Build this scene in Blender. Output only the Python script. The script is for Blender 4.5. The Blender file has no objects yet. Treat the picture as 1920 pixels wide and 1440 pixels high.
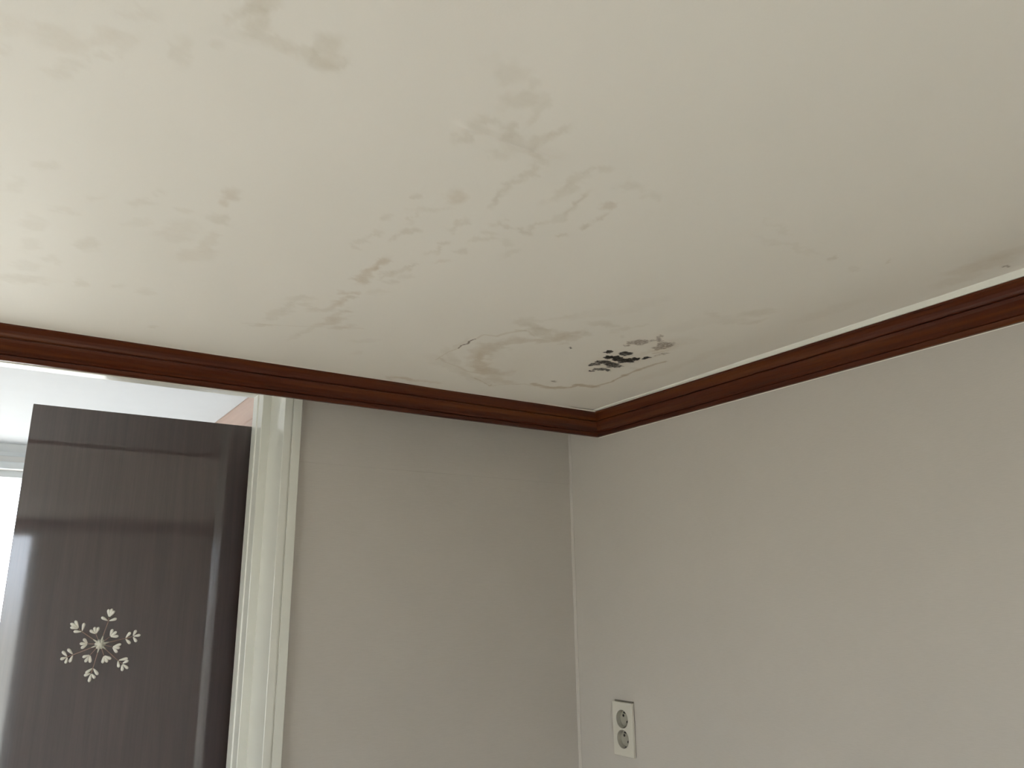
import bpy, bmesh, math
import numpy as np
from mathutils import Matrix, Vector

# ------------------------------------------------------------------ camera, world, light, exposure
S = bpy.context.scene
COL = S.collection
cam_d = bpy.data.cameras.new('camera'); cam = bpy.data.objects.new('camera', cam_d); COL.objects.link(cam)
cam_d.sensor_width = 36.0; cam_d.lens = 36.0*1460.43/1920; cam_d.clip_start = 0.02
_yaw, _pitch, _roll = 0.590967, 0.270027, -0.0150018
_f = Vector((math.sin(_yaw)*math.cos(_pitch), math.cos(_yaw)*math.cos(_pitch), math.sin(_pitch)))
_r0 = Vector((math.cos(_yaw), -math.sin(_yaw), 0)); _u0 = _r0.cross(_f)
_r = _r0*math.cos(_roll) + _u0*math.sin(_roll); _u = _u0*math.cos(_roll) - _r0*math.sin(_roll)
_m = Matrix((_r, _u, -_f)).transposed().to_4x4(); _m.translation = Vector((-1.34383, -1.58798, 1.82611))
cam.matrix_world = _m; S.camera = cam

S.view_settings.view_transform = 'Standard'; S.view_settings.look = 'None'
S.view_settings.gamma = 1.0; S.view_settings.use_curve_mapping = False
S.view_settings.exposure = EXPOSURE = 1.31

W = bpy.data.worlds.new('sky'); S.world = W; W.use_nodes = True
nt = W.node_tree; nt.nodes.clear()
wo = nt.nodes.new('ShaderNodeOutputWorld'); bg = nt.nodes.new('ShaderNodeBackground')
tc = nt.nodes.new('ShaderNodeTexCoord'); sx = nt.nodes.new('ShaderNodeSeparateXYZ'); rp = nt.nodes.new('ShaderNodeValToRGB')
mr = nt.nodes.new('ShaderNodeMapRange'); mr.inputs['From Min'].default_value = -1
nt.links.new(tc.outputs['Generated'], sx.inputs[0]); nt.links.new(sx.outputs['Z'], mr.inputs['Value'])
nt.links.new(mr.outputs[0], rp.inputs[0]); nt.links.new(rp.outputs[0], bg.inputs['Color']); nt.links.new(bg.outputs[0], wo.inputs[0])
e = rp.color_ramp.elements
e[0].position = 0.0; e[0].color = (0.55, 0.54, 0.49, 1)
e[1].position = 0.48; e[1].color = (0.66, 0.66, 0.63, 1)
k = e.new(0.52); k.color = (0.90, 0.97, 1.08, 1)
k = e.new(1.0); k.color = (0.66, 0.82, 1.05, 1)
bg.inputs['Strength'].default_value = 3.2

def portal(name, loc, rot, sx_, sy_):
    l = bpy.data.lights.new(name, 'AREA'); l.shape = 'RECTANGLE'; l.size = sx_; l.size_y = sy_
    l.cycles.is_portal = True
    o = bpy.data.objects.new(name, l); COL.objects.link(o); o.location = loc; o.rotation_euler = rot
# the two windows' daylight
RW = (-1.60, -1.08, 0.12, 2.235)      # room window on the back wall: x0 x1 z0 z1
HW = (-2.90, -0.98, 0.25, 2.3086)    # hall window
YB, YF, XL = -2.75, 1.757, -3.0      # back wall, far hall wall, left walls
portal('daylight_room_window', ((RW[0]+RW[1])/2, YB-0.12, (RW[2]+RW[3])/2), (math.radians(90), 0, 0), RW[1]-RW[0], RW[3]-RW[2])
SW = (-1.55, -0.15, 0.75, 2.00)      # room window on the side wall: y0 y1 z0 z1
portal('daylight_side_window', (XL-0.12, (SW[0]+SW[1])/2, (SW[2]+SW[3])/2), (math.radians(90), 0, math.radians(-90)), SW[1]-SW[0], SW[3]-SW[2])
portal('daylight_hall_window', ((HW[0]+HW[1])/2, YF+0.12, (HW[2]+HW[3])/2), (math.radians(-90), 0, 0), HW[1]-HW[0], HW[3]-HW[2])

# ------------------------------------------------------------------ helpers
def link(name, bm, mat, parent=None, smooth=False):
    me = bpy.data.meshes.new(name); bmesh.ops.recalc_face_normals(bm, faces=bm.faces[:]); bm.to_mesh(me); bm.free()
    if mat: me.materials.append(mat)
    if smooth:
        for p in me.polygons: p.use_smooth = True
    o = bpy.data.objects.new(name, me); COL.objects.link(o)
    if parent: o.parent = parent
    return o
def structure(o, label=None):
    o['kind'] = 'structure'
    if label: o['label'] = label
    return o
def tag(o, label, cat, group=None):
    o['label'] = label; o['category'] = cat
    if group: o['group'] = group
    return o
def box(bm, x0, x1, y0, y1, z0, z1):
    v = [bm.verts.new((x, y, z)) for z in (z0, z1) for x, y in ((x0, y0), (x1, y0), (x1, y1), (x0, y1))]
    for f in ((0,3,2,1), (4,5,6,7), (0,1,5,4), (1,2,6,5), (2,3,7,6), (3,0,4,7)): bm.faces.new([v[i] for i in f])
def bevel_all(bm, w, seg=2):
    bmesh.ops.bevel(bm, geom=bm.edges[:], offset=w, segments=seg, affect='EDGES', profile=0.6)
def prism(bm, ring0, ring1):
    a = [bm.verts.new(p) for p in ring0]; b = [bm.verts.new(p) for p in ring1]; n = len(a)
    bm.faces.new(a); bm.faces.new(b[::-1])
    for i in range(n): bm.faces.new((a[i], a[(i+1) % n], b[(i+1) % n], b[i]))

def nodes(name):
    m = bpy.data.materials.new(name); m.use_nodes = True; t = m.node_tree
    return m, t, t.nodes['Principled BSDF']
def N(t, kind, **kw):
    n = t.nodes.new(kind)
    for k, v in kw.items():
        if k in n.inputs: n.inputs[k].default_value = v
        else: setattr(n, k, v)
    return n
def coords(t, scale=(1, 1, 1), kind='Object'):
    c = N(t, 'ShaderNodeTexCoord'); mp = N(t, 'ShaderNodeMapping'); mp.inputs['Scale'].default_value = scale
    t.links.new(c.outputs[kind], mp.inputs['Vector']); return mp.outputs[0]
def noise(t, vec, scale, detail=3, rough=0.55, dist=0.0):
    n = N(t, 'ShaderNodeTexNoise', Scale=scale, Detail=detail, Roughness=rough, Distortion=dist)
    t.links.new(vec, n.inputs['Vector']); return n.outputs['Fac']
def ramp(t, fac, stops):
    r = N(t, 'ShaderNodeValToRGB'); el = r.color_ramp.elements
    for i, (p, c) in enumerate(stops):
        k = el[i] if i < 2 else el.new(p)
        k.position = p; k.color = (*c, 1) if len(c) == 3 else c
    t.links.new(fac, r.inputs[0]); return r.outputs[0]
def mixc(t, fac, a, b, mode='MIX'):
    m = N(t, 'ShaderNodeMix', data_type='RGBA', blend_type=mode)
    for s, v in (('Factor', fac), ('A', a), ('B', b)):
        s = [i for i in m.inputs if i.name == s and (i.type == 'RGBA' or (s == 'Factor' and i.type == 'VALUE'))][0]
        if isinstance(v, (float, int)): s.default_value = v
        elif isinstance(v, tuple): s.default_value = (*v, 1)
        else: t.links.new(v, s)
    return [o for o in m.outputs if o.type == 'RGBA'][0]
def math_(t, op, a, b=0.0, clamp=False):
    m = N(t, 'ShaderNodeMath', operation=op, use_clamp=clamp)
    for i, v in enumerate((a, b)):
        if isinstance(v, (float, int)): m.inputs[i].default_value = v
        else: t.links.new(v, m.inputs[i])
    return m.outputs[0]
def bump(t, bsdf, h, strength, dist=0.002, prev=None):
    b = N(t, 'ShaderNodeBump', Strength=strength, Distance=dist); t.links.new(h, b.inputs['Height'])
    if prev: t.links.new(prev, b.inputs['Normal'])
    t.links.new(b.outputs[0], bsdf.inputs['Normal']); return b.outputs[0]

def plain(name, col, rough=0.5, var=0.03, coat=0.0, spec=0.5, metal=0.0):
    m, t, b = nodes(name)
    f = noise(t, coords(t), 14, 4)
    lo = tuple(c*(1-var) for c in col); hi = tuple(min(1, c*(1+var)) for c in col)
    t.links.new(ramp(t, f, [(0.3, lo), (0.7, hi)]), b.inputs['Base Color'])
    b.inputs['Roughness'].default_value = rough; b.inputs['Coat Weight'].default_value = coat
    b.inputs['Specular IOR Level'].default_value = spec; b.inputs['Metallic'].default_value = metal
    return m

def cornice_wood(name, along, dark, mid, light, rough=0.40):
    m, t, b = nodes(name)
    s = [38, 38, 38]; s[along] = 1.6
    v = coords(t, tuple(s))
    g = noise(t, v, 1.0, 5, 0.6, 0.6)
    s2 = [160, 160, 160]; s2[along] = 5
    g2 = noise(t, coords(t, tuple(s2)), 1.0, 3, 0.6)
    f = math_(t, 'ADD', math_(t, 'MULTIPLY', g, 0.75), math_(t, 'MULTIPLY', g2, 0.25))
    t.links.new(ramp(t, f, [(0.30, dark), (0.66, light), (0.48, mid)]), b.inputs['Base Color'])
    b.inputs['Roughness'].default_value = rough; b.inputs['Specular IOR Level'].default_value = 0.28
    bump(t, b, g2, 0.06, 0.001)
    return m

def wallpaper(name, col, weave=True):
    m, t, b = nodes(name)
    broad = noise(t, coords(t), 1.7, 4, 0.6)
    fibre_h = noise(t, coords(t, (60, 60, 900)), 1.0, 2, 0.5)
    fibre_v = noise(t, coords(t, (900, 900, 40)), 1.0, 2, 0.5)
    lo = tuple(c*0.96 for c in col); hi = tuple(c*1.03 for c in col)
    c0 = ramp(t, broad, [(0.3, lo), (0.7, hi)])
    c1 = mixc(t, 0.10, c0, ramp(t, fibre_h, [(0.35, (0.72, 0.70, 0.66)), (0.65, (1, 1, 1))]), 'MULTIPLY')
    t.links.new(c1, b.inputs['Base Color'])
    b.inputs['Roughness'].default_value = 0.72; b.inputs['Specular IOR Level'].default_value = 0.25
    h = math_(t, 'ADD', fibre_h, math_(t, 'MULTIPLY', fibre_v, 0.7))
    n1 = bump(t, b, h, 0.12, 0.001)
    bump(t, b, noise(t, coords(t), 5, 3), 0.25, 0.006, n1)
    return m

# ceiling paper: its colour attribute carries the water stains (r tan, g ochre, b mould, a brown mould)
def ceiling_paper():
    m, t, b = nodes('ceiling_paper')
    at = N(t, 'ShaderNodeAttribute', attribute_name='stains'); sp = N(t, 'ShaderNodeSeparateColor')
    t.links.new(at.outputs['Color'], sp.inputs[0])
    broad = noise(t, coords(t), 1.3, 3)
    base = ramp(t, broad, [(0.3, (0.790, 0.765, 0.690)), (0.7, (0.810, 0.780, 0.705))])
    blot = noise(t, coords(t), 38, 4, 0.65)
    fine = noise(t, coords(t), 190, 3, 0.6)
    mod = math_(t, 'ADD', math_(t, 'MULTIPLY', blot, 1.3), math_(t, 'MULTIPLY', fine, 0.5))      # about 0.9 on average
    tan = math_(t, 'MULTIPLY', sp.outputs[0], mod, True)
    c = mixc(t, math_(t, 'MULTIPLY', tan, 0.42), base, (0.380, 0.300, 0.165))
    och = math_(t, 'MULTIPLY', sp.outputs[1], mod, True)
    c = mixc(t, math_(t, 'MULTIPLY', och, 0.45), c, (0.45, 0.290, 0.140))
    speck = ramp(t, fine, [(0.36, (0, 0, 0)), (0.56, (1, 1, 1))])
    bm_ = math_(t, 'MULTIPLY', at.outputs['Alpha'], math_(t, 'ADD', 0.45, math_(t, 'MULTIPLY', speck, 0.8)), True)
    c = mixc(t, bm_, c, (0.125, 0.075, 0.038))
    mo = math_(t, 'MULTIPLY', sp.outputs[2], math_(t, 'ADD', 0.80, math_(t, 'MULTIPLY', speck, 0.4)), True)
    c = mixc(t, mo, c, (0.016, 0.013, 0.009))
    t.links.new(c, b.inputs['Base Color'])
    b.inputs['Roughness'].default_value = 0.58; b.inputs['Specular IOR Level'].default_value = 0.24
    fib = noise(t, coords(t, (420, 420, 420)), 1.0, 2)
    n1 = bump(t, b, fib, 0.10, 0.0008)
    bump(t, b, noise(t, coords(t), 7, 3), 0.30, 0.004, n1)
    return m

def slab_wood():
    m, t, b = nodes('dark_door_laminate')
    g = noise(t, coords(t, (55, 55, 2.2)), 1.0, 6, 0.62, 0.4)
    g2 = noise(t, coords(t, (330, 330, 6)), 1.0, 3, 0.6)
    f = math_(t, 'ADD', math_(t, 'MULTIPLY', g, 0.65), math_(t, 'MULTIPLY', g2, 0.35))
    t.links.new(ramp(t, f, [(0.34, (0.023, 0.0125, 0.0115)), (0.64, (0.048, 0.0265, 0.0245))]), b.inputs['Base Color'])
    b.inputs['Roughness'].default_value = 0.46; b.inputs['Specular IOR Level'].default_value = 0.75
    b.inputs['Coat Weight'].default_value = 1.0; b.inputs['Coat Roughness'].default_value = 0.045; b.inputs['Coat IOR'].default_value = 1.72
    return m

def glass():
    m, t, b = nodes('window_glass')
    b.inputs['Base Color'].default_value = (0.96, 0.98, 0.98, 1); b.inputs['Roughness'].default_value = 0.0
    b.inputs['Transmission Weight'].default_value = 1.0; b.inputs['IOR'].default_value = 1.02
    return m

def floor_mat():
    m, t, b = nodes('floor_laminate')
    br = N(t, 'ShaderNodeTexBrick', Scale=1.0); t.links.new(coords(t), br.inputs['Vector'])
    br.inputs['Color1'].default_value = (0.42, 0.28, 0.16, 1); br.inputs['Color2'].default_value = (0.48, 0.33, 0.20, 1)
    br.inputs['Mortar'].default_value = (0.16, 0.10, 0.06, 1); br.inputs['Mortar Size'].default_value = 0.002
    br.inputs['Brick Width'].default_value = 0.9; br.inputs['Row Height'].default_value = 0.11
    g = noise(t, coords(t, (4, 60, 4)), 1.0, 4)
    t.links.new(mixc(t, 0.35, br.outputs[0], ramp(t, g, [(0.3, (0.6, 0.6, 0.6)), (0.7, (1, 1, 1))]), 'MULTIPLY'), b.inputs['Base Color'])
    b.inputs['Roughness'].default_value = 0.38
    return m

M_WALL = wallpaper('linen_wallpaper', (0.485, 0.448, 0.392))
M_CEIL = ceiling_paper()
M_WHITE = plain('ivory_door_paint', (0.66, 0.65, 0.57), 0.28, 0.02, 0.3)
M_CAULK = plain('white_caulk', (0.72, 0.71, 0.62), 0.5, 0.04)
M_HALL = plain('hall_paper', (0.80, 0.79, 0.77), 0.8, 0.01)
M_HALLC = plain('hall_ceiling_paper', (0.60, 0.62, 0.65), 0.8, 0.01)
M_CORN_X = cornice_wood('red_brown_cornice_wood', 0, (0.036, 0.0055, 0.0014), (0.066, 0.0115, 0.0022), (0.105, 0.0270, 0.0040))
M_CORN_Y = cornice_wood('red_brown_cornice_wood_side', 1, (0.036, 0.0055, 0.0014), (0.066, 0.0115, 0.0022), (0.105, 0.0270, 0.0040))
M_PINK = cornice_wood('pale_cherry_cornice_wood', 1, (0.34, 0.235, 0.195), (0.38, 0.27, 0.225), (0.43, 0.31, 0.26), 0.35)
M_SLAB = slab_wood(); M_GLASS = glass(); M_FLOOR = floor_mat()
M_FRAME = plain('pale_window_frame', (0.72, 0.76, 0.78), 0.35, 0.01)
M_PLATE = plain('ivory_socket_plastic', (0.56, 0.53, 0.445), 0.32, 0.01)
M_WELL = plain('grey_socket_plastic', (0.33, 0.31, 0.25), 0.4, 0.02)
M_DARK = plain('socket_hole_and_shade', (0.012, 0.010, 0.008), 0.7)  # for the pin holes and the shade painted into the wells
M_GAP = plain('socket_shadow_gap', (0.17, 0.15, 0.115), 0.6)  # dark tone painted as the shadow behind the cover plate
M_CLIP = plain('steel_clip', (0.62, 0.60, 0.55), 0.35, metal=1.0)
M_BEAD = plain('cream_bead', (0.80, 0.77, 0.68), 0.38, 0.03)
M_STEM = plain('brown_wire', (0.36, 0.24, 0.19), 0.5, 0.1)
M_GLUE = plain('cream_resin', (0.66, 0.64, 0.54), 0.35, 0.08)

# ------------------------------------------------------------------ measured marks on the ceiling and the ornament (metres in the room)
SOFT = [  # x, y, inverse shape matrix (1/m), strength, tone
(-1.212,-1.033,47.3,-13.8,49.3,69.0,0.60,0),
(-1.201,-1.015,109.9,-35.2,36.6,54.9,0.45,0),
(-1.225,-1.011,200.3,-21.6,11.9,61.1,0.30,0),
(-1.146,-1.014,25.8,-41.9,98.7,16.4,0.50,0),
(-1.157,-1.000,48.8,-5.0,6.9,113.7,0.35,0),
(-1.189,-0.996,46.5,-5.4,1.5,154.2,0.35,0),
(-1.143,-0.992,95.6,-37.5,56.9,96.7,0.30,0),
(-1.353,-0.895,55.6,1.4,16.9,58.6,0.32,1),
(-1.320,-0.918,78.1,-7.8,46.3,69.4,0.34,1),
(-1.302,-0.920,76.7,-10.6,39.7,63.5,0.25,1),
(-1.261,-0.938,149.5,-25.8,29.5,44.2,0.32,0),
(-1.231,-0.965,120.1,-30.0,55.2,88.3,0.30,0),
(-1.345,-0.856,75.3,-4.6,52.1,83.4,0.25,0),
(-1.388,-0.854,156.2,0.0,97.7,156.3,0.30,1),
(-1.323,-0.887,58.6,-5.7,138.6,201.6,0.25,0),
(-1.384,-0.887,87.0,-2.9,34.8,52.2,0.20,1),
(-1.296,-0.969,65.0,-10.0,90.0,140.0,0.20,1),
(-1.154,-0.708,82.5,-20.6,34.4,55.5,0.60,1),
(-1.155,-0.677,130.4,-33.2,44.3,69.5,0.55,1),
(-1.147,-0.631,69.2,-16.2,35.5,58.4,0.42,0),
(-1.236,-0.625,68.6,-12.0,47.0,79.5,0.30,0),
(-1.186,-0.573,45.2,-9.2,18.0,27.6,0.26,1),
(-1.240,-0.569,79.3,-12.6,44.1,72.4,0.20,0),
(-1.280,-0.471,71.4,-6.9,23.4,37.4,0.33,0),
(-1.348,-0.496,70.4,-3.2,27.0,41.4,0.26,0),
(-1.349,-0.667,101.0,-6.2,53.6,78.4,0.22,0),
(-1.344,-0.418,80.7,-4.2,22.7,36.4,0.22,0),
(-1.149,-0.507,39.0,-8.5,25.6,40.0,0.28,1),
(-1.375,-0.594,84.7,-3.0,30.9,49.9,0.20,0),
(-1.347,-0.280,29.2,-0.7,21.4,61.0,0.33,0),
(-1.278,-0.303,93.1,-9.0,31.9,50.7,0.30,0),
(-1.149,-0.162,83.0,-14.9,75.5,123.2,0.30,0),
(-1.219,-0.327,90.7,-12.8,50.3,79.9,0.22,0),
(-1.184,-0.323,86.2,-14.8,33.8,55.6,0.22,0),
(-1.289,-0.619,125.6,-15.7,73.3,109.9,0.20,0),
(-1.192,-0.633,89.3,-18.5,77.6,121.9,0.25,0),
(-1.314,-0.556,78.6,-6.3,48.8,76.7,0.20,0),
(-1.145,-0.555,100.1,-22.1,18.3,28.6,0.30,1),
(-1.340,-0.342,62.3,-2.9,28.1,45.7,0.20,0),
(-1.226,-0.666,123.1,-20.9,84.6,136.6,0.20,0),
(-1.313,-0.390,109.4,-8.2,31.9,53.2,0.24,0),
(-0.922,-0.837,66.9,-37.8,31.3,49.2,0.55,1),
(-0.958,-0.817,108.9,-46.5,42.8,146.7,0.40,0),
(-0.971,-0.750,110.8,-52.3,53.8,82.5,0.35,0),
(-0.932,-0.799,37.4,-20.2,91.6,150.5,0.25,0),
(-0.997,-1.078,52.1,-27.3,16.8,60.2,0.28,0),
(-0.966,-1.069,107.6,-30.5,-21.3,148.8,0.25,0),
(-0.962,-1.036,32.7,-28.0,42.8,38.4,0.40,0),
(-0.983,-1.040,114.0,-73.3,62.7,102.6,0.20,0),
(-0.937,-1.033,196.7,-36.3,-16.3,48.0,0.28,0),
(-0.903,-1.000,25.0,-30.3,104.7,33.7,0.42,0),
(-0.901,-1.021,53.6,-75.6,171.0,32.7,0.35,0),
(-0.932,-0.981,55.6,-23.9,-0.0,57.0,0.32,0),
(-0.974,-0.989,48.4,-23.9,51.2,173.2,0.40,0),
(-0.980,-0.956,41.9,-61.3,177.6,13.4,0.38,0),
(-0.944,-0.994,87.4,-43.9,39.6,145.3,0.42,0),
(-0.934,-0.952,72.3,-46.2,40.2,66.9,0.30,0),
(-0.896,-0.970,60.9,-35.2,19.1,80.1,0.40,0),
(-0.979,-0.977,77.2,-44.4,70.2,111.1,0.20,0),
(-0.882,-0.960,64.8,-38.0,24.8,91.5,0.35,0),
(-0.879,-0.935,122.6,-81.7,37.5,60.5,0.45,0),
(-0.880,-0.909,47.3,-56.9,150.0,22.5,0.45,0),
(-0.878,-0.877,37.5,-59.0,167.3,-10.2,0.45,0),
(-0.874,-0.853,53.7,-83.9,201.5,-20.1,0.40,0),
(-0.867,-0.835,158.9,-96.0,74.2,121.9,0.35,0),
(-0.824,-0.974,46.2,-49.2,154.5,90.2,0.35,0),
(-0.807,-0.987,71.4,-61.2,95.4,146.8,0.30,0),
(-0.822,-0.942,25.5,-35.6,174.8,10.5,0.30,0),
(-0.820,-0.918,28.8,-37.2,122.0,13.1,0.28,0),
(-0.751,-0.932,79.8,-64.4,49.2,118.8,0.75,1),
(-0.792,-0.919,31.2,-48.4,205.2,-5.3,0.45,0),
(-0.789,-0.901,38.0,-50.0,183.5,15.7,0.45,0),
(-0.788,-0.869,42.6,-60.1,163.0,-5.3,0.40,0),
(-0.743,-0.873,79.2,-75.4,135.1,100.3,0.75,0),
(-0.743,-0.901,44.4,-56.5,204.5,34.0,0.45,0),
(-0.747,-0.830,133.1,-110.3,139.0,154.2,0.60,0),
(-0.824,-0.813,38.0,-20.7,25.0,178.6,0.50,0),
(-0.794,-0.816,60.5,-31.9,4.6,145.4,0.45,0),
(-0.790,-0.838,60.1,-60.4,181.4,62.2,0.40,0),
(-0.751,-0.980,41.1,-31.5,33.9,146.3,0.25,0),
(-0.708,-0.976,98.7,-68.7,0.6,123.1,0.25,0),
(-0.881,-0.781,43.7,-40.0,139.7,35.6,0.40,0),
(-0.878,-0.733,117.4,-70.0,105.3,117.5,0.60,0),
(-0.878,-0.702,56.8,-57.6,189.0,8.4,0.40,0),
(-0.928,-0.732,79.4,-48.0,111.1,85.1,0.50,0),
(-0.930,-0.705,72.1,-66.6,201.0,15.7,0.45,0),
(-0.942,-0.768,40.6,-36.3,325.8,59.1,0.25,0),
(-0.834,-0.762,41.4,-29.9,104.9,77.0,0.35,0),
(-0.803,-0.774,70.5,-46.1,41.0,64.1,0.28,0),
(-0.839,-0.720,94.3,-55.0,75.5,122.6,0.40,0),
(-0.847,-0.673,53.8,-35.7,120.0,86.4,0.32,0),
(-0.780,-0.753,38.3,-35.6,130.9,41.6,0.28,0),
(-0.841,-0.783,83.6,-51.1,81.3,135.5,0.30,0),
(-0.962,-0.689,84.4,-48.9,164.0,89.9,0.30,0),
(-0.968,-0.666,62.6,-27.2,80.7,126.1,0.32,0),
(-0.972,-0.643,124.9,-21.4,-89.3,173.0,0.32,0),
(-0.958,-0.706,162.1,-73.9,34.1,54.6,0.30,0),
(-0.921,-0.619,33.8,-29.3,134.5,8.6,0.90,1),
(-0.922,-0.578,49.7,-36.3,90.7,14.2,0.95,1),
(-0.920,-0.541,77.1,-38.5,74.4,54.4,0.95,1),
(-0.917,-0.495,54.4,-24.4,81.0,86.9,0.60,1),
(-0.915,-0.457,52.0,-29.3,115.0,39.7,0.55,1),
(-0.914,-0.427,46.3,-29.7,145.3,20.0,0.50,1),
(-0.904,-0.474,110.1,-44.8,76.8,123.8,0.50,0),
(-0.890,-0.349,31.8,-15.0,98.6,56.7,0.60,1),
(-0.891,-0.385,40.6,-26.4,138.2,15.7,0.45,1),
(-0.887,-0.409,76.0,-30.4,70.9,112.0,0.40,0),
(-0.926,-0.388,35.2,-12.8,52.2,85.1,0.35,0),
(-0.974,-0.421,37.9,-13.0,56.8,91.5,0.35,0),
(-0.980,-0.375,35.3,-20.3,124.0,20.3,0.35,0),
(-0.953,-0.400,55.1,-19.3,52.7,87.9,0.35,0),
(-0.865,-0.332,43.8,-19.3,65.3,67.5,0.50,1),
(-0.980,-0.331,39.4,-18.1,140.1,48.6,0.30,0),
(-0.912,-0.283,33.6,-17.9,116.5,24.4,0.25,0),
(-0.916,-0.239,40.8,-21.2,141.4,29.1,0.22,0),
(-0.989,-0.269,48.4,-14.2,74.2,125.0,0.50,0),
(-0.898,-0.588,44.0,-34.0,201.7,27.8,0.40,0),
(-0.889,-0.610,45.9,-33.7,183.6,42.9,0.40,0),
(-0.878,-0.569,61.8,-28.9,63.1,103.9,0.35,0),
(-0.881,-0.637,51.4,-60.5,200.9,-14.5,0.40,0),
(-0.870,-0.598,56.3,-28.2,66.5,105.6,0.25,0),
(-0.878,-0.519,61.7,-27.4,61.7,96.0,0.20,0),
(-0.800,-0.274,31.0,-13.3,42.1,68.1,0.20,0),
(-0.781,-0.208,75.2,-32.0,39.1,62.1,0.20,0),
(-0.606,-0.085,25.5,-11.7,14.1,91.1,0.80,2),
(-0.646,-0.076,66.2,-28.9,14.1,100.3,0.60,2),
(-0.555,-0.089,50.1,-25.3,24.7,88.6,0.50,2),
(-0.362,-0.970,111.5,-159.0,56.5,89.7,0.50,0),
(-0.284,-1.014,119.4,-195.4,92.3,152.0,0.45,0),
(-0.302,-0.978,55.0,-74.9,44.7,209.9,0.25,0),
(-0.456,-0.971,15.2,-15.0,4.2,135.5,0.20,0),
(-0.130,-1.079,7.6,-19.0,40.9,9.9,0.50,1),
(-0.147,-1.125,9.2,-23.8,40.9,16.1,0.40,1),
(-0.100,-1.024,10.8,-25.1,47.3,11.6,0.35,1),
(-0.272,-0.769,19.8,-25.8,51.7,50.4,0.35,0),
(-0.291,-0.720,24.0,-27.1,31.5,52.0,0.25,0),
(-0.344,-0.719,37.9,-41.5,32.4,54.6,0.25,0),
(-0.247,-0.731,23.9,-31.3,93.6,61.7,0.35,0),
(-0.519,-1.002,33.0,-30.7,0.4,228.7,0.20,0),
(-0.608,-0.280,82.6,-46.6,10.5,17.1,0.30,0),
(-0.640,-0.313,83.1,-45.8,19.4,31.7,0.22,0),
(-0.630,-0.358,41.7,-35.7,95.6,-4.0,0.30,0),
(-0.522,-0.188,28.4,-10.0,-54.8,70.9,0.30,0),
(-0.466,-0.163,34.7,-15.5,-38.5,72.2,0.40,1),
(-0.580,-0.407,26.1,-19.0,60.5,34.6,0.30,1),
(-0.581,-0.349,44.6,-39.5,67.4,-3.4,0.35,1),
(-0.561,-0.300,79.3,-48.4,14.2,23.9,0.40,1),
(-0.554,-0.345,40.6,-25.7,14.6,25.0,0.18,1),
(-0.460,-0.272,12.2,-8.2,6.4,10.9,0.10,1),
(-0.476,-0.392,12.6,-9.1,6.7,11.3,0.07,1),
(-0.603,-0.521,55.2,-48.3,79.8,14.4,0.30,0),
(-0.592,-0.537,43.3,-30.7,32.5,51.9,0.30,0),
(-0.504,-0.475,41.1,-28.4,19.4,64.7,0.45,0),
(-0.467,-0.467,128.4,-97.3,52.4,89.8,0.20,0),
(-0.468,-0.532,56.1,-47.4,49.8,45.1,0.30,0),
(-0.457,-0.580,65.3,-55.7,44.5,75.7,0.35,0),
(-0.288,-0.505,35.2,-38.4,80.5,17.8,0.35,1),
(-0.282,-0.529,46.5,-49.6,89.0,44.5,0.35,1),
(-0.230,-0.410,83.2,-76.3,42.5,72.1,0.30,0),
(-0.317,-0.231,67.1,-49.9,58.3,95.6,0.20,1),
(-0.475,-0.684,12.4,-13.6,52.2,17.1,0.12,0),
(-0.528,-0.607,15.7,-14.3,57.4,33.9,0.14,0),
(-0.336,-0.660,11.2,-13.7,46.0,11.2,0.14,0),
(-0.156,-0.407,11.1,-12.7,51.3,1.9,0.16,1),
(-0.154,-0.544,9.3,-12.1,55.2,1.6,0.16,1),
(-0.167,-0.828,8.3,-14.3,46.6,5.7,0.16,1),
(-0.570,-0.511,39.4,-22.9,-4.8,49.6,0.50,0),
(-0.539,-0.496,26.3,-17.9,13.3,41.7,0.55,0),
(-0.494,-0.502,44.2,-41.7,68.6,13.0,0.45,0),
(-0.588,-0.507,69.0,-53.7,67.4,38.3,0.40,0),
(-0.482,-0.534,66.8,-53.1,28.7,48.8,0.30,0),
(-0.514,-0.240,34.1,-21.2,16.1,27.3,0.30,1),
(-0.496,-0.233,37.5,-23.4,25.3,43.0,0.30,1),
(-0.539,-0.270,55.5,-26.2,-11.7,31.6,0.30,1),
(-0.480,-0.586,40.9,-32.2,23.2,73.2,0.38,0),
(-0.430,-0.586,52.5,-51.5,79.5,42.3,0.35,0),
(-0.559,-0.572,27.6,-23.0,102.9,75.7,0.22,0),
(-0.425,-0.176,27.3,-16.2,3.9,51.0,0.60,1),
(-0.450,-0.192,40.2,-25.5,30.0,50.0,0.35,1),
(-0.468,-0.501,97.4,-75.8,33.1,55.1,0.25,0),
(-0.433,-0.560,130.3,-111.9,42.5,72.2,0.20,0),
(-0.396,-0.555,95.6,-83.4,56.9,92.2,0.25,0),
(-0.407,-0.611,34.5,-33.6,124.1,117.7,0.25,0),
(-0.614,-0.247,27.0,-13.1,-0.5,30.8,0.18,0),
(-0.567,-0.208,24.4,-8.8,-34.1,50.8,0.20,0),
(-0.277,-0.590,28.2,-29.1,20.1,33.6,0.22,1),
(-0.274,-0.546,29.3,-32.2,44.8,22.7,0.30,1),
]
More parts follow.
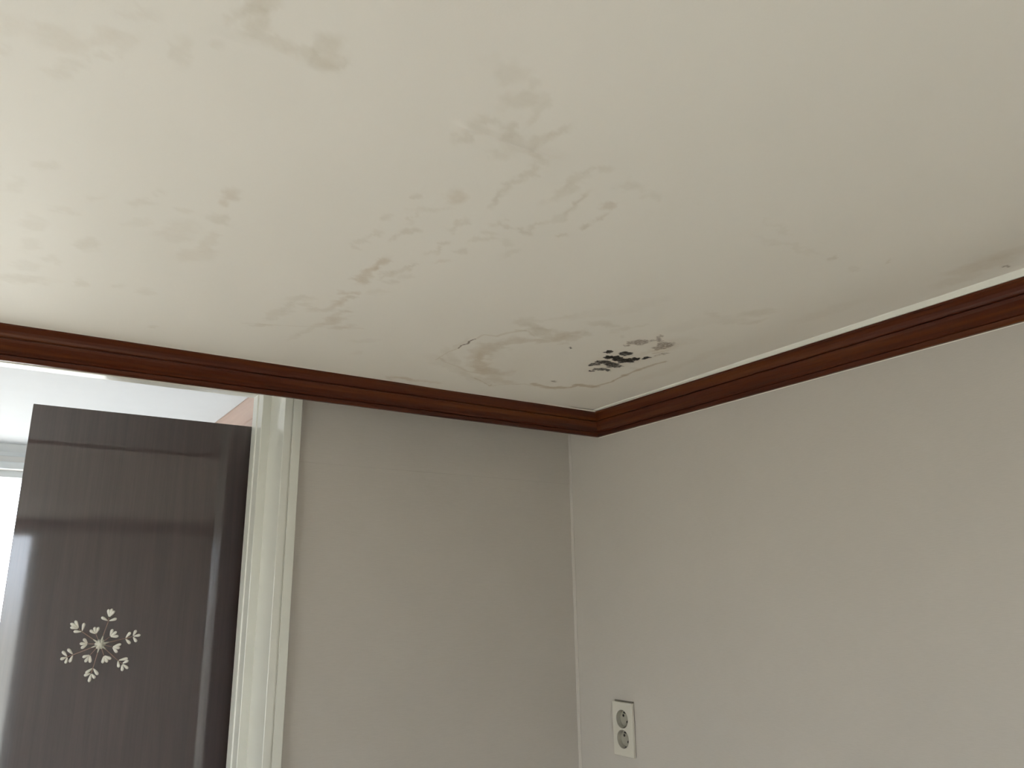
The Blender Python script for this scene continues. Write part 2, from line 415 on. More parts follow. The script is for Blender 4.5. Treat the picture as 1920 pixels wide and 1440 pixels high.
MOULD = [
(-0.3600,-0.4691,129.2,-110.9,84.9,142.8,1.00,0),
(-0.3370,-0.4398,86.4,-74.0,71.6,115.3,1.00,0),
(-0.3186,-0.4459,78.7,-68.8,40.3,67.8,1.00,0),
(-0.3225,-0.4787,63.9,-56.7,45.4,76.3,0.90,0),
(-0.3171,-0.4879,133.9,-121.2,126.3,212.4,0.70,0),
(-0.2896,-0.4408,52.9,-47.3,42.1,72.7,1.00,0),
(-0.2805,-0.4601,110.9,-100.9,60.3,99.6,1.00,0),
(-0.2675,-0.4753,130.1,-121.7,78.8,136.1,1.00,0),
(-0.3256,-0.4091,70.7,-58.6,52.5,86.8,0.90,0),
(-0.3007,-0.4047,56.6,-48.5,46.4,76.6,0.90,0),
(-0.3318,-0.3873,84.8,-69.3,56.9,96.5,0.80,0),
(-0.2976,-0.3681,59.9,-50.6,63.4,105.7,0.80,0),
(-0.2788,-0.3698,156.4,-132.5,87.0,147.6,0.90,0),
(-0.3081,-0.3469,155.9,-126.5,84.7,147.3,1.00,0),
(-0.2847,-0.3985,63.9,-54.9,65.8,106.9,0.80,0),
(-0.3389,-0.4100,171.3,-143.0,80.0,132.1,0.90,0),
(-0.3461,-0.5444,60.2,-55.2,42.1,70.2,0.50,1),
(-0.3525,-0.5339,59.4,-53.9,94.4,150.1,0.50,1),
(-0.3461,-0.5552,99.0,-91.7,109.4,187.5,0.50,1),
(-0.2911,-0.5554,52.0,-50.4,41.8,68.3,0.55,1),
(-0.2891,-0.5362,65.3,-63.4,58.1,97.7,0.50,1),
(-0.3231,-0.5756,137.8,-133.3,46.7,77.8,0.50,1),
(-0.3348,-0.5898,205.9,-201.3,72.1,120.1,0.40,1),
(-0.3307,-0.5624,102.4,-96.9,95.9,152.5,0.35,1),
(-0.3565,-0.5137,176.3,-156.9,135.8,222.2,0.50,1),
(-0.3595,-0.5319,178.0,-161.5,134.9,231.2,0.50,1),
(-0.2848,-0.5660,80.2,-80.2,53.2,91.2,0.30,1),
(-0.2526,-0.5160,97.9,-95.1,124.3,209.1,0.35,1),
(-0.2574,-0.5010,117.9,-113.5,163.2,274.4,0.30,1),
(-0.4416,-0.4510,323.5,-250.2,153.5,251.1,0.70,0),
(-0.3252,-0.2393,143.4,-106.3,96.3,168.5,0.45,1),
(-0.0890,-1.0882,101.2,-219.6,209.7,357.8,0.60,1),
]
TIDE = [  # half width (m), strength, points
(0.0012,0.50,[(-0.6263,-0.2425),(-0.6285,-0.2921),(-0.6232,-0.3324)]),
(0.0013,2.20,[(-0.6228,-0.3304),(-0.6268,-0.3505),(-0.6226,-0.3640),(-0.6272,-0.3776),(-0.6249,-0.3950)]),
(0.0025,0.40,[(-0.6249,-0.3950),(-0.6235,-0.4251),(-0.6000,-0.4311),(-0.5947,-0.4599),(-0.5736,-0.4848)]),
(0.0033,0.35,[(-0.6217,-0.2539),(-0.6076,-0.2412),(-0.5704,-0.2275),(-0.5323,-0.2076),(-0.5103,-0.2097)]),
(0.0019,0.70,[(-0.4912,-0.1716),(-0.4599,-0.1533),(-0.4298,-0.1315),(-0.4309,-0.1432)]),
(0.0015,0.55,[(-0.4298,-0.1315),(-0.3980,-0.1673),(-0.3675,-0.1854),(-0.3361,-0.1838)]),
(0.0074,1.00,[(-0.3492,-0.1962),(-0.3159,-0.1926),(-0.2875,-0.1904),(-0.2783,-0.2022),(-0.2615,-0.2216),(-0.2592,-0.2418),(-0.2352,-0.2404),(-0.2175,-0.2413)]),
(0.0034,1.00,[(-0.2175,-0.2413),(-0.2129,-0.2583),(-0.2043,-0.2974),(-0.2135,-0.3294),(-0.2141,-0.3509)]),
(0.0046,0.90,[(-0.2141,-0.3509),(-0.2171,-0.3846),(-0.2177,-0.4049),(-0.2183,-0.4249),(-0.2160,-0.4462),(-0.2093,-0.4672)]),
(0.0156,0.50,[(-0.4920,-0.5090),(-0.4936,-0.4724),(-0.4993,-0.4604),(-0.5188,-0.4571),(-0.5390,-0.4449),(-0.5591,-0.4220),(-0.5652,-0.3988),(-0.5754,-0.3815),(-0.5729,-0.3431),(-0.5582,-0.2982),(-0.5315,-0.2574),(-0.4980,-0.2280),(-0.4639,-0.2304)]),
(0.0018,0.35,[(-0.5896,-0.4780),(-0.5663,-0.4842),(-0.5430,-0.4709)]),
(0.0017,0.80,[(-0.2730,-0.5061),(-0.2641,-0.5234),(-0.2596,-0.5319)]),
(0.0014,0.40,[(-0.2582,-0.4722),(-0.2538,-0.4995),(-0.2568,-0.5159)]),
(0.0014,0.25,[(-1.0196,-0.2634),(-0.9315,-0.2978),(-0.8286,-0.3406)]),
]
RIDGES = [  # half width (m), height, two ends
(0.0040,1.00,(-1.003, -0.9775),(-0.8585, -0.9808)),
(0.0040,0.35,(-1.2724, -0.9735),(-1.1271, -0.9886)),
]
FLAKE_CENTRE = (-1.1031,0.3920,1.7458)
LONG_ARMS = [  # branching point, bead tips, end point, bead tips (mm, on the door face)
((10.9,47.8),[(-3.5,56.2),(26.3,52.4)],(11.2,55.3),[(8.2,72.2),(15.1,73.3),(20.3,68.8)]),
((48.7,9.8),[(57.5,22.6),(59.5,-1.2)],(63.3,13.7),[(68.6,26.7),(78.1,16.3),(71.7,2.1)]),
((38.8,-35.5),[(42.2,-49.7),(57.4,-32.1)],(47.9,-42.7),[(59.6,-36.5),(60.8,-53.2),(49.5,-57.4)]),
((-8.3,-48.1),[(2.5,-62.5),(-21.2,-58.1)],(-10.4,-58.8),[(-23.5,-62.7),(-13.0,-75.9),(-2.4,-69.4)]),
((-49.3,-19.6),[(-60.8,-7.1),(-54.7,-34.2)],(-59.4,-23.3),[(-70.2,-11.4),(-72.1,-27.4),(-61.7,-36.2)]),
((-38.0,27.0),[(-36.1,44.7),(-53.9,28.2)],(-44.9,33.4),[(-53.7,50.1),(-61.5,44.8),(-61.1,36.9)]),
]
SHORT_ARMS = [
((-10.5,21.2),[(-22.9,29.6),(-15.0,35.5),(-6.9,35.3)]),
((17.5,14.7),[(21.1,30.1),(29.3,24.8),(33.9,15.3)]),
((24.5,-6.6),[(41.1,-1.7),(39.6,-9.7),(35.3,-18.7)]),
((10.2,-23.6),[(9.1,-39.4),(18.1,-38.0),(24.4,-31.7)]),
((-16.5,-21.2),[(-30.7,-25.3),(-25.0,-35.2),(-15.2,-36.9)]),
((-23.7,1.6),[(-33.4,12.3),(-39.1,2.8),(-35.7,-7.0)]),
]

# ------------------------------------------------------------------ setting
Z = 2.3; YW = 0.1265; YH = 0.28; ZR = 2.42
CA, CH = 0.0501, 0.0557            # cornice projection and drop
bm = bmesh.new(); box(bm, XL-.1, 0.1, YB-.1, YF+.1, -0.1, 0); structure(link('floor', bm, M_FLOOR))
bm = bmesh.new(); hy0, hy1, hz0, hz1 = -.0841, -.0201, 1.4664, 1.5804       # the wall is cut out behind the socket
box(bm, 0, 0.12, YB-.1, hy0, 0, ZR+.1); box(bm, 0, 0.12, hy1, YW+.02, 0, ZR+.1)
box(bm, 0, 0.12, hy0, hy1, 0, hz0); box(bm, 0, 0.12, hy0, hy1, hz1, ZR+.1); box(bm, .04, .12, hy0, hy1, hz0, hz1)
structure(link('wall_right', bm, M_WALL))
bm = bmesh.new(); box(bm, XL-.12, XL, YB-.1, SW[0], 0, ZR+.1); box(bm, XL-.12, XL, SW[1], YF+.1, 0, ZR+.1)
box(bm, XL-.12, XL, SW[0], SW[1], 0, SW[2]); box(bm, XL-.12, XL, SW[0], SW[1], SW[3], ZR+.1); structure(link('wall_side', bm, M_WALL))
DX0, DX1, ZD = -2.25, -0.8186, 2.333   # door opening
bm = bmesh.new()
box(bm, DX1+.001, -.0005, YW, YH, 0, ZR+.1); box(bm, XL, DX0-.001, YW, YH, 0, ZR+.1); box(bm, DX0-.001, DX1+.001, YW, YH, ZD+.001, ZR+.1)
structure(link('wall_left', bm, M_WALL))
def wall_with_window(name, y0, y1, w, mat):
    bm = bmesh.new(); x0, x1, z0, z1 = w
    box(bm, XL, x0, y0, y1, 0, ZR+.1); box(bm, x1, .0, y0, y1, 0, ZR+.1)
    box(bm, x0, x1, y0, y1, 0, z0); box(bm, x0, x1, y0, y1, z1, ZR+.1)
    return structure(link(name, bm, mat))
wall_with_window('wall_back', YB-.12, YB, RW, M_WALL)
wall_with_window('wall_hall', YF, YF+.12, HW, M_HALL)
bm = bmesh.new(); box(bm, -.71, -.60, YH, YF, 0, ZR+.1); structure(link('wall_hall_right', bm, M_HALL))

def window(name, w, y0, y1, mull):
    x0, x1, z0, z1 = w; bm = bmesh.new(); t = .045
    root = bpy.data.objects.new(name, None); COL.objects.link(root); structure(root)
    box(bm, x0, x0+t, y0, y1, z0, z1); box(bm, x1-t, x1, y0, y1, z0, z1)
    box(bm, x0+t, x1-t, y0, y1, z0, z0+t); box(bm, x0+t, x1-t, y0, y1, z1-t*.55, z1)
    link('window_frame', bm, M_FRAME, root)
    xs = [x0+t]+[x0+(x1-x0)*i/mull for i in range(1, mull)]+[x1-t]
    ym = (y0+y1)/2
    for i in range(mull):
        a = xs[i]+(.02 if i else 0); b_ = xs[i+1]-(.02 if i < mull-1 else 0)
        bm = bmesh.new(); box(bm, a, b_, ym-.003, ym+.003, z0+t, z1-t*.55); link('window_pane', bm, M_GLASS, root)
        if i:
            bm = bmesh.new(); box(bm, xs[i]-.02, xs[i]+.02, y0+.01, y1-.01, z0+t, z1-t*.55); link('mullion', bm, M_FRAME, root)
window('window_1', RW, YB-.09, YB-.03, 1)
window('window_2', HW, YF+.03, YF+.09, 2)

def turn(name, w, mull):      # same window, turned a quarter to sit in the side wall
    before = set(bpy.data.objects); window(name, w, -.09, -.03, mull)
    root = [o for o in bpy.data.objects if o not in before and o.parent is None][0]
    root.rotation_euler = (0, 0, math.radians(-90)); root.location = (XL, 0, 0)
turn('window_3', (-SW[1], -SW[0], SW[2], SW[3]), 2)
# ceiling: a fine grid so that its paper sags, lifts at the right wall and carries the stains vertex by vertex
def axis(lo, f0, c0, c1, f1, hi, fine, mid, coarse):
    a = [np.arange(lo, f0, coarse), np.arange(f0, c0, mid), np.arange(c0, c1, fine), np.arange(c1, f1, mid)]
    if hi > f1 + coarse: a.append(np.arange(f1, hi, coarse))
    return np.append(np.concatenate(a), hi)
gx = axis(XL, -1.48, -0.66, -0.14, -CA, -CA, .0016, .004, .05)
gy = axis(YB, -1.46, -0.60, -0.12, -0.0005, 0.0, .0016, .004, .05)
X, Y = np.meshgrid(gx, gy)
def value_noise(x, y, freq, seed):
    rs = np.random.RandomState(seed); tbl = rs.rand(256, 256)*2-1
    u = x*freq+100; v = y*freq+100; i = np.floor(u).astype(int); j = np.floor(v).astype(int)
    a = u-i; b = v-j; a = a*a*(3-2*a); b = b*b*(3-2*b)
    T = lambda p, q: tbl[p % 256, q % 256]
    return (T(i, j)*(1-a)+T(i+1, j)*a)*(1-b)+(T(i, j+1)*(1-a)+T(i+1, j+1)*a)*b
def fbm(x, y, f, seed, o=3):
    return sum(value_noise(x, y, f*2**k, seed+k)/2**k for k in range(o))
wx = fbm(X, Y, 24, 1)*.0075 + fbm(X, Y, 110, 11, 2)*.0050; wy = fbm(X, Y, 24, 5)*.009 + fbm(X, Y, 110, 21, 2)*.0060
mx = fbm(X, Y, 120, 31)*.0034; my = fbm(X, Y, 120, 41)*.0055
st = np.zeros(X.shape+(4,))
sm = lambda v: v*v*(3-2*v)
for cx, cy, a, b, c, d, s, tone in SOFT:
    dx = X+wx-cx; dy = Y+wy-cy; r = np.hypot(a*dx+b*dy, c*dx+d*dy)
    v = s*sm(np.clip((1.45-r)/.95, 0, 1))
    ch = 1 if tone == 2 else 0
    if tone == 1:
        st[..., 0] = 1-(1-st[..., 0])*(1-.5*v); st[..., 1] = 1-(1-st[..., 1])*(1-.42*v)
    else: st[..., ch] = 1-(1-st[..., ch])*(1-v)
for w, s, pts in TIDE:
    D = np.full(X.shape, 9.); T = np.zeros(X.shape)
    px = X+wx*.18; py = Y+wy*.18
    for (x0, y0), (x1, y1) in zip(pts[:-1], pts[1:]):
        ux, uy = x1-x0, y1-y0; q = np.clip(((px-x0)*ux+(py-y0)*uy)/(ux*ux+uy*uy), 0, 1)
        D = np.minimum(D, np.hypot(px-x0-q*ux, py-y0-q*uy))
    ww = max(w, .0016)*(1+(.45 if w < .004 else .8)*fbm(X, Y, 22 if w < .004 else 45, 77, 3)); ww = np.maximum(ww, .0005)
    v = np.clip(1.5-D/ww, 0, 1)*min(s, 1)
    if s > 1: st[..., 3] = np.maximum(st[..., 3], v*.8)
    else:
        st[..., 0] = 1-(1-st[..., 0])*(1-v); st[..., 1] = 1-(1-st[..., 1])*(1-v*.5)
for cx, cy, a, b, c, d, s, brown in MOULD:
    dx = X+mx-cx; dy = Y+my-cy; r = np.hypot(a*dx+b*dy, c*dx+d*dy)
    v = s*sm(np.clip((1.5-r)/.5, 0, 1)); ch = 3 if brown else 2
    st[..., ch] = np.maximum(st[..., ch], v)
    halo = .30*s*np.exp(-(r/2.0)**2); st[..., 1] = 1-(1-st[..., 1])*(1-halo)
# inside the tide ring the paper bulges a little; two glued seams stand proud
dz = 0.0016*fbm(X, Y, 3.1, 91, 3)
edge = np.clip((X+.30)/(.30-CA), 0, 1); gain = .0032+.0072*np.clip(-Y/1.1, 0, 1.4)
dz += sm(edge)*gain
for w, h, (x0, y0), (x1, y1) in RIDGES:
    ux, uy = x1-x0, y1-y0; q = ((X-x0)*ux+(Y-y0)*uy)/(ux*ux+uy*uy)
    D = np.abs((X-x0)*uy-(Y-y0)*ux)/math.hypot(ux, uy)
    dz -= .0034*h*np.exp(-(D/w)**2)*sm(np.clip(np.minimum(q, 1-q)*8, 0, 1))
r = np.hypot((X+.38)/.27, (Y+.33)/.22); dz -= .003*np.exp(-r**4)
dz *= np.clip((0-Y)/.03, 0, 1)
ny, nx = X.shape
co = np.stack([X, Y, Z+dz], -1).reshape(-1, 3)
ii = (np.arange(ny-1)[:, None]*nx+np.arange(nx-1)[None]).ravel()
quads = np.stack([ii, ii+nx, ii+nx+1, ii+1], -1)
me = bpy.data.meshes.new('ceiling'); me.vertices.add(len(co)); me.vertices.foreach_set('co', co.ravel().astype('f4'))
me.loops.add(quads.size); me.loops.foreach_set('vertex_index', quads.ravel().astype('i4'))
me.polygons.add(len(quads)); me.polygons.foreach_set('loop_start', (np.arange(len(quads))*4).astype('i4'))
me.polygons.foreach_set('use_smooth', np.ones(len(quads), bool))
me.update(calc_edges=True)
ca = me.color_attributes.new('stains', 'FLOAT_COLOR', 'POINT'); ca.data.foreach_set('color', st.reshape(-1).astype('f4'))
me.materials.append(M_CEIL)
ceil = bpy.data.objects.new('ceiling', me); COL.objects.link(ceil); structure(ceil)
edge_z = co.reshape(ny, nx, 3)[:, -1]

# raised recess between the cornice and the door wall, and the hall ceiling
bm = bmesh.new(); box(bm, XL, 0, .004, YW, ZR, ZR+.1); box(bm, XL, 0, -.012, .002, Z+.001, ZR+.1); structure(link('ceiling_recess', bm, M_HALL))
bm = bmesh.new(); box(bm, XL, -.0006, .0004, .0038, Z-CH+.009, ZR); structure(link('trim_13', bm, M_HALL))
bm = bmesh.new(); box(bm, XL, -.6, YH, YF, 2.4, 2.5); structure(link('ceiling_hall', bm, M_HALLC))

# cornices: cove, groove, ogee, foot (offset from wall, height below ceiling)
PROF = [(.0, -.0), (CA, 0), (CA, -.0035), (.0475, -.0045), (.0455, -.0065), (.0415, -.0105), (.0385, -.0155), (.0372, -.0190), (.0374, -.0212), (.0330, -.0222),
        (.0328, -.0240), (.0358, -.0250), (.0335, -.0290), (.0285, -.0345), (.0220, -.0395), (.0165, -.0430), (.0140, -.0458), (.0102, -.0468), (.0100, -.0487),
        (.0128, -.0492), (.0105, -.0530), (.0075, -.0557), (0, -.0557)]
def cornice(name, mat, f0, f1, parent=None):
    bm = bmesh.new(); prism(bm, [f0(o, h) for o, h in PROF], [f1(o, h) for o, h in PROF])
    o = link(name, bm, mat, parent); return o
structure(cornice('trim_1', M_CORN_X, lambda o, h: (XL+o, -o, Z+h), lambda o, h: (-o, -o, Z+h)))
structure(cornice('trim_2', M_CORN_Y, lambda o, h: (-o, -o, Z+h), lambda o, h: (-o, YB+o, Z+h)))
structure(cornice('trim_3', M_CORN_X, lambda o, h: (XL+o, YB+o, Z+h), lambda o, h: (-o, YB+o, Z+h)))
structure(cornice('trim_4', M_CORN_Y, lambda o, h: (XL+o, -o, Z+h), lambda o, h: (XL+o, YB+o, Z+h)))
# pale edge strip where the ceiling paper turns down on the right cornice
bm = bmesh.new(); prev = None
sel = [i for i in range(0, ny, 6)]+[ny-1]
for i in sel:
    _, y, z = edge_z[i]; z = max(z, Z+.0012)
    ring = [bm.verts.new(p) for p in ((-CA-.0075, y, z+.0004), (-CA-.0062, y, z-.0022), (-CA-.0012, y, Z+.0008), (-CA+.002, y, Z+.0002), (-CA+.002, y, z+.0006))]
    if prev:
        for k in range(5): bm.faces.new((prev[k], prev[(k+1) % 5], ring[(k+1) % 5], ring[k]))
    prev = ring
structure(link('trim_5', bm, M_CAULK, smooth=False))
bm = bmesh.new(); prism(bm, [(XL, -CA-.004, Z+.001), (XL, -CA-.0005, Z-.0012), (XL, -CA+.001, Z+.001)], [(-CA, -CA-.004, Z+.001), (-CA, -CA-.0005, Z-.0012), (-CA, -CA+.001, Z+.001)])
structure(link('trim_6', bm, M_CAULK))
# caulk bead under the right cornice
bm = bmesh.new(); zc = Z-CH
prism(bm, [(0.0, 0, zc+.0005), (-.0016, 0, zc+.0003), (0, 0, zc-.0014)], [(0.0, YB, zc+.0005), (-.0016, YB, zc+.0003), (0, YB, zc-.0014)])
structure(link('trim_7', bm, M_CAULK))
# paper seam on the left wall (overlapped sheets) and in the corner
bm = bmesh.new(); box(bm, -.7788, -.0005, YW-.0014, YW, 2.1335, ZR); structure(link('trim_8', bm, M_WALL))
bm = bmesh.new(); rs = np.random.RandomState(3); prev = None
for i in range(90):
    z = i*ZR/89; j = rs.rand()*.0016
    ring = [bm.verts.new(p) for p in ((-.0055-j, YW+.001, z), (-.0050-j, YW-.0012, z), (-.0012, YW-.0050-j, z), (.0005, YW-.0055, z), (.0005, YW+.001, z))]
    if prev:
        for k in range(5): bm.faces.new((prev[k], prev[(k+1) % 5], ring[(k+1) % 5], ring[k]))
    prev = ring
structure(link('trim_9', bm, M_WALL))

# door frame of the bedroom doorway
frame = bpy.data.objects.new('door_1', None); COL.objects.link(frame); structure(frame)
frame.location = (0, 0, 0)
JP = [(0.0398, YW+.0005), (0.0398, .1162), (.0388, .115), (.0205, .115), (.0195, .1182), (.0168, .1182), (.0158, .115), (.0008, .115), (0, .1158), (0, .2234), (-.0189, .2234), (-.0199, .2244),
      (-.0199, .2600), (-.0222, .2625), (-.0222, .2956), (-.0212, .2966), (.0398, .2966), (.0398, YH+.0005), (.0, YH+.0005), (0.0, YW+.0005)]
# right jamb: offsets go from the opening's edge into the wall
def jamb(name, sgn, xe, z1):
    bm = bmesh.new(); prism(bm, [(xe+sgn*o, y, 0) for o, y in JP[:-3]+[(.001, YH+.0005), (.001, YW+.0005)]], [(xe+sgn*o, y, z1) for o, y in JP[:-3]+[(.001, YH+.0005), (.001, YW+.0005)]])
    return link(name, bm, M_WHITE, frame)
JP = [p for p in JP]
jamb('jamb', 1, DX1, ZD); jamb('jamb', -1, DX0, ZD)
bm = bmesh.new(); q = JP[:-3]+[(.001, YH+.0005), (.001, YW+.0005)]
prism(bm, [(DX0-.0398, y, ZD+o) for o, y in q], [(DX1+.0398, y, ZD+o) for o, y in q]); link('door_head', bm, M_WHITE, frame)

# hall: cherry cornice on its right wall, pale moulding above the far window
HP = [(0, 0), (.0555, 0), (.0555, -.004), (.048, -.008), (.030, -.020), (.012, -.034), (.008, -.036), (.006, -.055), (0, -.055)]
bm = bmesh.new(); prism(bm, [(-.71-o, YH, 2.4+h) for o, h in HP], [(-.71-o, YF, 2.4+h) for o, h in HP]); structure(link('trim_10', bm, M_PINK))
bm = bmesh.new(); prism(bm, [(XL, YF-o*.35, 2.4+h*.8) for o, h in HP], [(-.71, YF-o*.35, 2.4+h*.8) for o, h in HP]); structure(link('trim_11', bm, M_FRAME))
bm = bmesh.new(); box(bm, XL, HW[1]+.05, YF-.018, YF, 2.3086, 2.333); structure(link('trim_12', bm, M_FRAME))

# ------------------------------------------------------------------ dark door standing open in the hall
SX0, SX1, SY, SZ = -1.2935, -.7135, 0.40, 2.262
bm = bmesh.new(); box(bm, SX0, SX1, SY, SY+.036, .008, SZ)
bmesh.ops.bevel(bm, geom=bm.edges[:], offset=.0008, segments=1, affect='EDGES')
slab = link('door_2', bm, M_SLAB); structure(slab)
for hz in (.25, 1.12, 2.0):
    bm = bmesh.new(); bmesh.ops.create_cone(bm, cap_ends=True, segments=14, radius1=.006, radius2=.006, depth=.10)
    bmesh.ops.translate(bm, verts=bm.verts[:], vec=(-.7165, SY+.042, hz)); link('hinge', bm, M_CLIP, slab)
for s, yy in ((-1, SY), (1, SY+.036)):
    bm = bmesh.new(); bmesh.ops.create_cone(bm, cap_ends=True, segments=24, radius1=.026, radius2=.026, depth=.008)
    bmesh.ops.rotate(bm, verts=bm.verts[:], matrix=Matrix.Rotation(math.pi/2, 3, 'X')); bmesh.ops.translate(bm, verts=bm.verts[:], vec=(SX0+.06, yy+s*.004, 1.0))
    box(bm, SX0+.052, SX0+.17, yy+s*.045-.006, yy+s*.045+.006, .991, 1.009)
    box(bm, SX0+.052, SX0+.068, min(yy, yy+s*.045), max(yy, yy+s*.045), .992, 1.008)
    link('door_handle', bm, M_CLIP, slab)

# ------------------------------------------------------------------ snowflake ornament on the dark door
fx, fy, fz = FLAKE_CENTRE
flake = bpy.data.objects.new('snowflake_ornament', None); COL.objects.link(flake); flake.location = (fx, SY-.007, fz)
tag(flake, 'cream beaded snowflake with brown wire arms hung on the dark brown door', 'ornament')
def tube(name, a, b, r0, r1, mat, parent, seg=8, y0=0.0, y1=0.0):
    bm = bmesh.new(); A = Vector((a[0], y0, a[1])); B = Vector((b[0], y1, b[1])); d = (B-A); L = d.length
    bmesh.ops.create_cone(bm, cap_ends=True, segments=seg, radius1=r0, radius2=r1, depth=L)
    bmesh.ops.transform(bm, verts=bm.verts[:], matrix=Matrix.Translation((A+B)/2) @ d.to_track_quat('Z', 'Y').to_matrix().to_4x4())
    return link(name, bm, mat, parent, True)
# one bead mesh: a teardrop 1 unit long, thin at the node and round at the tip
bm = bmesh.new(); prof = [(0, .04), (.12, .075), (.35, .125), (.6, .165), (.8, .165), (.92, .115), (1.0, .02)]
prev = None
for h, r_ in prof:
    ring = [bm.verts.new((r_*math.cos(t_), r_*math.sin(t_), h)) for t_ in np.linspace(0, 2*math.pi, 10, endpoint=False)]
    if prev:
        for k in range(10): bm.faces.new((prev[k], prev[(k+1) % 10], ring[(k+1) % 10], ring[k]))
    else: bm.faces.new(ring[::-1])
    prev = ring
bm.faces.new(prev)
bead0 = link('bead', bm, M_BEAD, None, True); first = [True]
def bead(node, tip, parent, y=0.0):
    A = Vector((node[0], y, node[1])); B = Vector((tip[0], y-.0015, tip[1])); d = B-A; A = A+d*.10; d = d*.95
    o = bead0 if first[0] else bead0.copy()
    if not first[0]: COL.objects.link(o)
    first[0] = False; o.parent = parent
    L = d.length; wd = .0066/.33
    o.matrix_local = Matrix.Translation(A) @ d.to_track_quat('Z', 'Y').to_matrix().to_4x4() @ Matrix.Diagonal((wd, wd, L, 1))
mm = lambda p: (p[0]/1000, p[1]/1000)
for n1, t1, n2, t2 in LONG_ARMS:
    n1, n2 = mm(n1), mm(n2)
    bm = bmesh.new()
    stem = tube('long_wire_arm', (0, 0), n1, .00085, .00085, M_STEM, flake)
    tube('wire_twig', n1, n2, .0008, .0008, M_STEM, stem)
    l_ = math.hypot(*n1); tube('arm_sleeve', (n1[0]/l_*.006, n1[1]/l_*.006), (n1[0]/l_*.018, n1[1]/l_*.018), .0024, .0008, M_GLUE, stem)
    for p in t1: bead(n1, mm(p), stem)
    for i, p in enumerate(t2): bead(n2, mm(p), stem, -.001*i)
for n1, t1 in SHORT_ARMS:
    n1 = mm(n1); stem = tube('short_wire_arm', (0, 0), n1, .0007, .0007, M_STEM, flake, y0=.001, y1=.001)
    for i, p in enumerate(t1): bead(n1, mm(p), stem, .0005)
bm = bmesh.new(); ns = 24; c = bm.verts.new((0, -.0055, 0)); cb = bm.verts.new((0, .004, 0)); rim = []
for i in range(ns):
    a_ = 2*math.pi*i/ns; R_ = .0098+.0016*math.cos(6*a_+.6)
    rim.append((bm.verts.new((R_*.5*math.cos(a_), -.0045-.0008*math.cos(6*a_), R_*.5*math.sin(a_))), bm.verts.new((R_*math.cos(a_), .0, R_*math.sin(a_))), bm.verts.new((R_*.8*math.cos(a_), .004, R_*.8*math.sin(a_)))))
for i in range(ns):
    a_, b_ = rim[i], rim[(i+1) % ns]
    bm.faces.new((c, a_[0], b_[0])); bm.faces.new((a_[0], a_[1], b_[1], b_[0])); bm.faces.new((a_[1], a_[2], b_[2], b_[1])); bm.faces.new((cb, b_[2], a_[2]))
link('resin_centre', bm, M_GLUE, flake, True)

# ------------------------------------------------------------------ double wall socket
py0, py1, pz0, pz1, T = -.0871, -.0171, 1.4634, 1.5834, .0095
sock = bpy.data.objects.new('wall_socket', None); COL.objects.link(sock); sock.location = (0, (py0+py1)/2, (pz0+pz1)/2)
tag(sock, 'ivory double wall socket with two round outlets on the right wall near the corner', 'socket')
# local axes: u = toward the camera side (-y), v = up, depth along -x
def plate_with_holes(holes, hw, hh, x_front, x_back, R, seg=40):
    bm = bmesh.new()
    # face with two round holes: filled edge net
    out = [(-hw, -hh), (hw, -hh), (hw, hh), (-hw, hh)]
    ev = [bm.verts.new((x_front, y, z)) for y, z in out]; ed = [bm.edges.new((ev[i], ev[(i+1) % 4])) for i in range(4)]
    rings = []
    for hy, hz in holes:
        rv = [bm.verts.new((x_front, hy+R*math.cos(a), hz+R*math.sin(a))) for a in np.linspace(0, 2*math.pi, seg, endpoint=False)]
        ed += [bm.edges.new((rv[i], rv[(i+1) % seg])) for i in range(seg)]; rings.append(rv)
    bmesh.ops.triangle_fill(bm, use_beauty=True, use_dissolve=False, edges=ed)
    chm = .0012
    sv = [bm.verts.new((x_front+chm, y*(1+chm/hw), z*(1+chm/hh))) for y, z in out]; bv = [bm.verts.new((x_back, y*(1+chm/hw), z*(1+chm/hh))) for y, z in out]
    for i in range(4):
        j = (i+1) % 4; bm.faces.new((ev[i], ev[j], sv[j], sv[i])); bm.faces.new((sv[i], sv[j], bv[j], bv[i]))
    return bm
hc = [(0, .0222), (0, -.0222)]; R = .0205
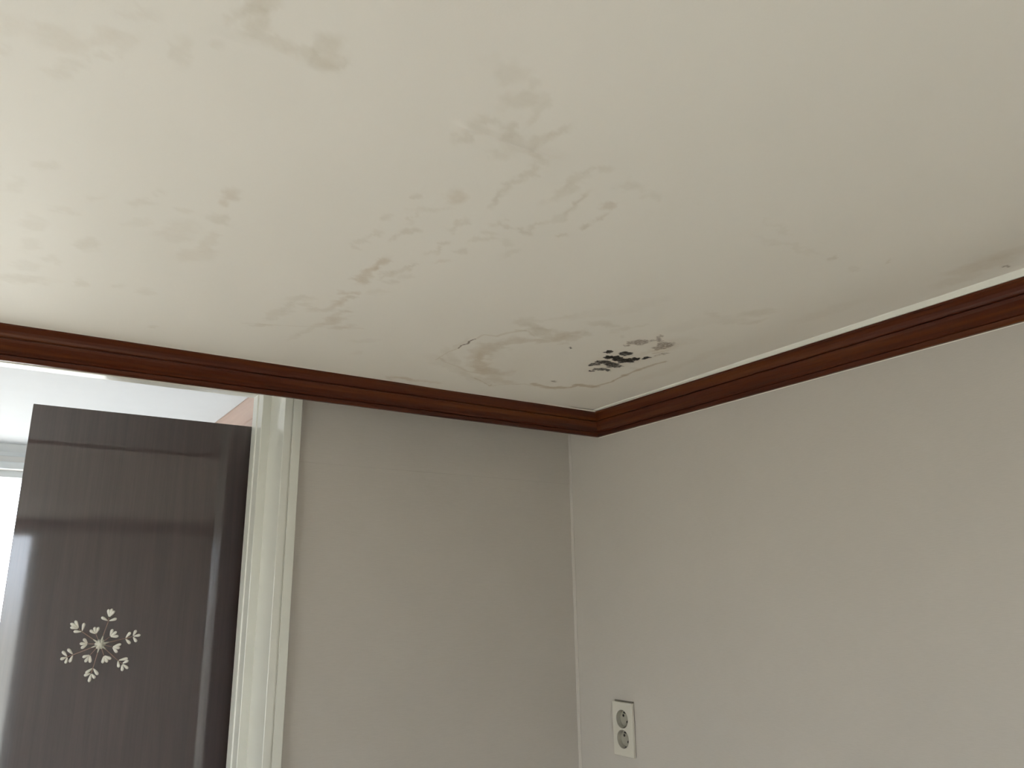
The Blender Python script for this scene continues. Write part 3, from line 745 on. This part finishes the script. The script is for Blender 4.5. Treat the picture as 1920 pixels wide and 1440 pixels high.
bm = plate_with_holes(hc, .0338, .0588, -T, -.0018, R); link('cover_plate', bm, M_PLATE, sock)
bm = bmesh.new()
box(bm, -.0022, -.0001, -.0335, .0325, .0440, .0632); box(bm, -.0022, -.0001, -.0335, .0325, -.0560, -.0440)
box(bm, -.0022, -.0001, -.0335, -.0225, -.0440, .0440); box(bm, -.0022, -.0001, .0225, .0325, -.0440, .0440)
link('shadow_gap_backing', bm, M_GAP, sock)  # dark backing that imitates the shadow gap above the plate
for hy, hz in hc:
    bm = bmesh.new(); seg = 40
    a_ = np.linspace(0, 2*math.pi, seg, endpoint=False)
    rings = [[bm.verts.new((x, hy+r_*math.cos(t_), hz+r_*math.sin(t_))) for t_ in a_] for x, r_ in ((-T-.0004, R+.0006), (-T-.0006, R-.0002), (-T+.0002, R-.0008), (.0012, R-.0022), (.0012, .0))]
    # bottom disc as a fan
    for A_, B_ in zip(rings[:-2], rings[1:-1]):
        for k in range(seg): bm.faces.new((A_[k], A_[(k+1) % seg], B_[(k+1) % seg], B_[k]))
    bmesh.ops.delete(bm, geom=rings[-1], context='VERTS'); bm.faces.new(rings[-2])
    well = link('outlet_well', bm, M_WELL, sock, False)
    for (dy, dz_) in ((.0067, .0067), (-.0067, -.0067)):
        bm = bmesh.new(); bmesh.ops.create_cone(bm, cap_ends=True, segments=16, radius1=.0031, radius2=.0031, depth=.0004)
        bmesh.ops.rotate(bm, verts=bm.verts[:], matrix=Matrix.Rotation(math.pi/2, 3, 'Y')); bmesh.ops.translate(bm, verts=bm.verts[:], vec=(.0010, hy+dy, hz+dz_))
        link('pin_hole', bm, M_DARK, well)
    bm = bmesh.new(); box(bm, -.0004, .0011, hy-.0065, hy+.0050, hz+.0118, hz+.0165); link('well_shade', bm, M_DARK, well)  # dark box standing in for the shade near the top of the well
    for s_ in (-1, 1):
        bm = bmesh.new(); box(bm, -.0068, .0008, hy-.0018, hy+.0018, hz+s_*(R-.0034)-.0005, hz+s_*(R-.0034)+.0005); link('earth_clip', bm, M_CLIP, well)
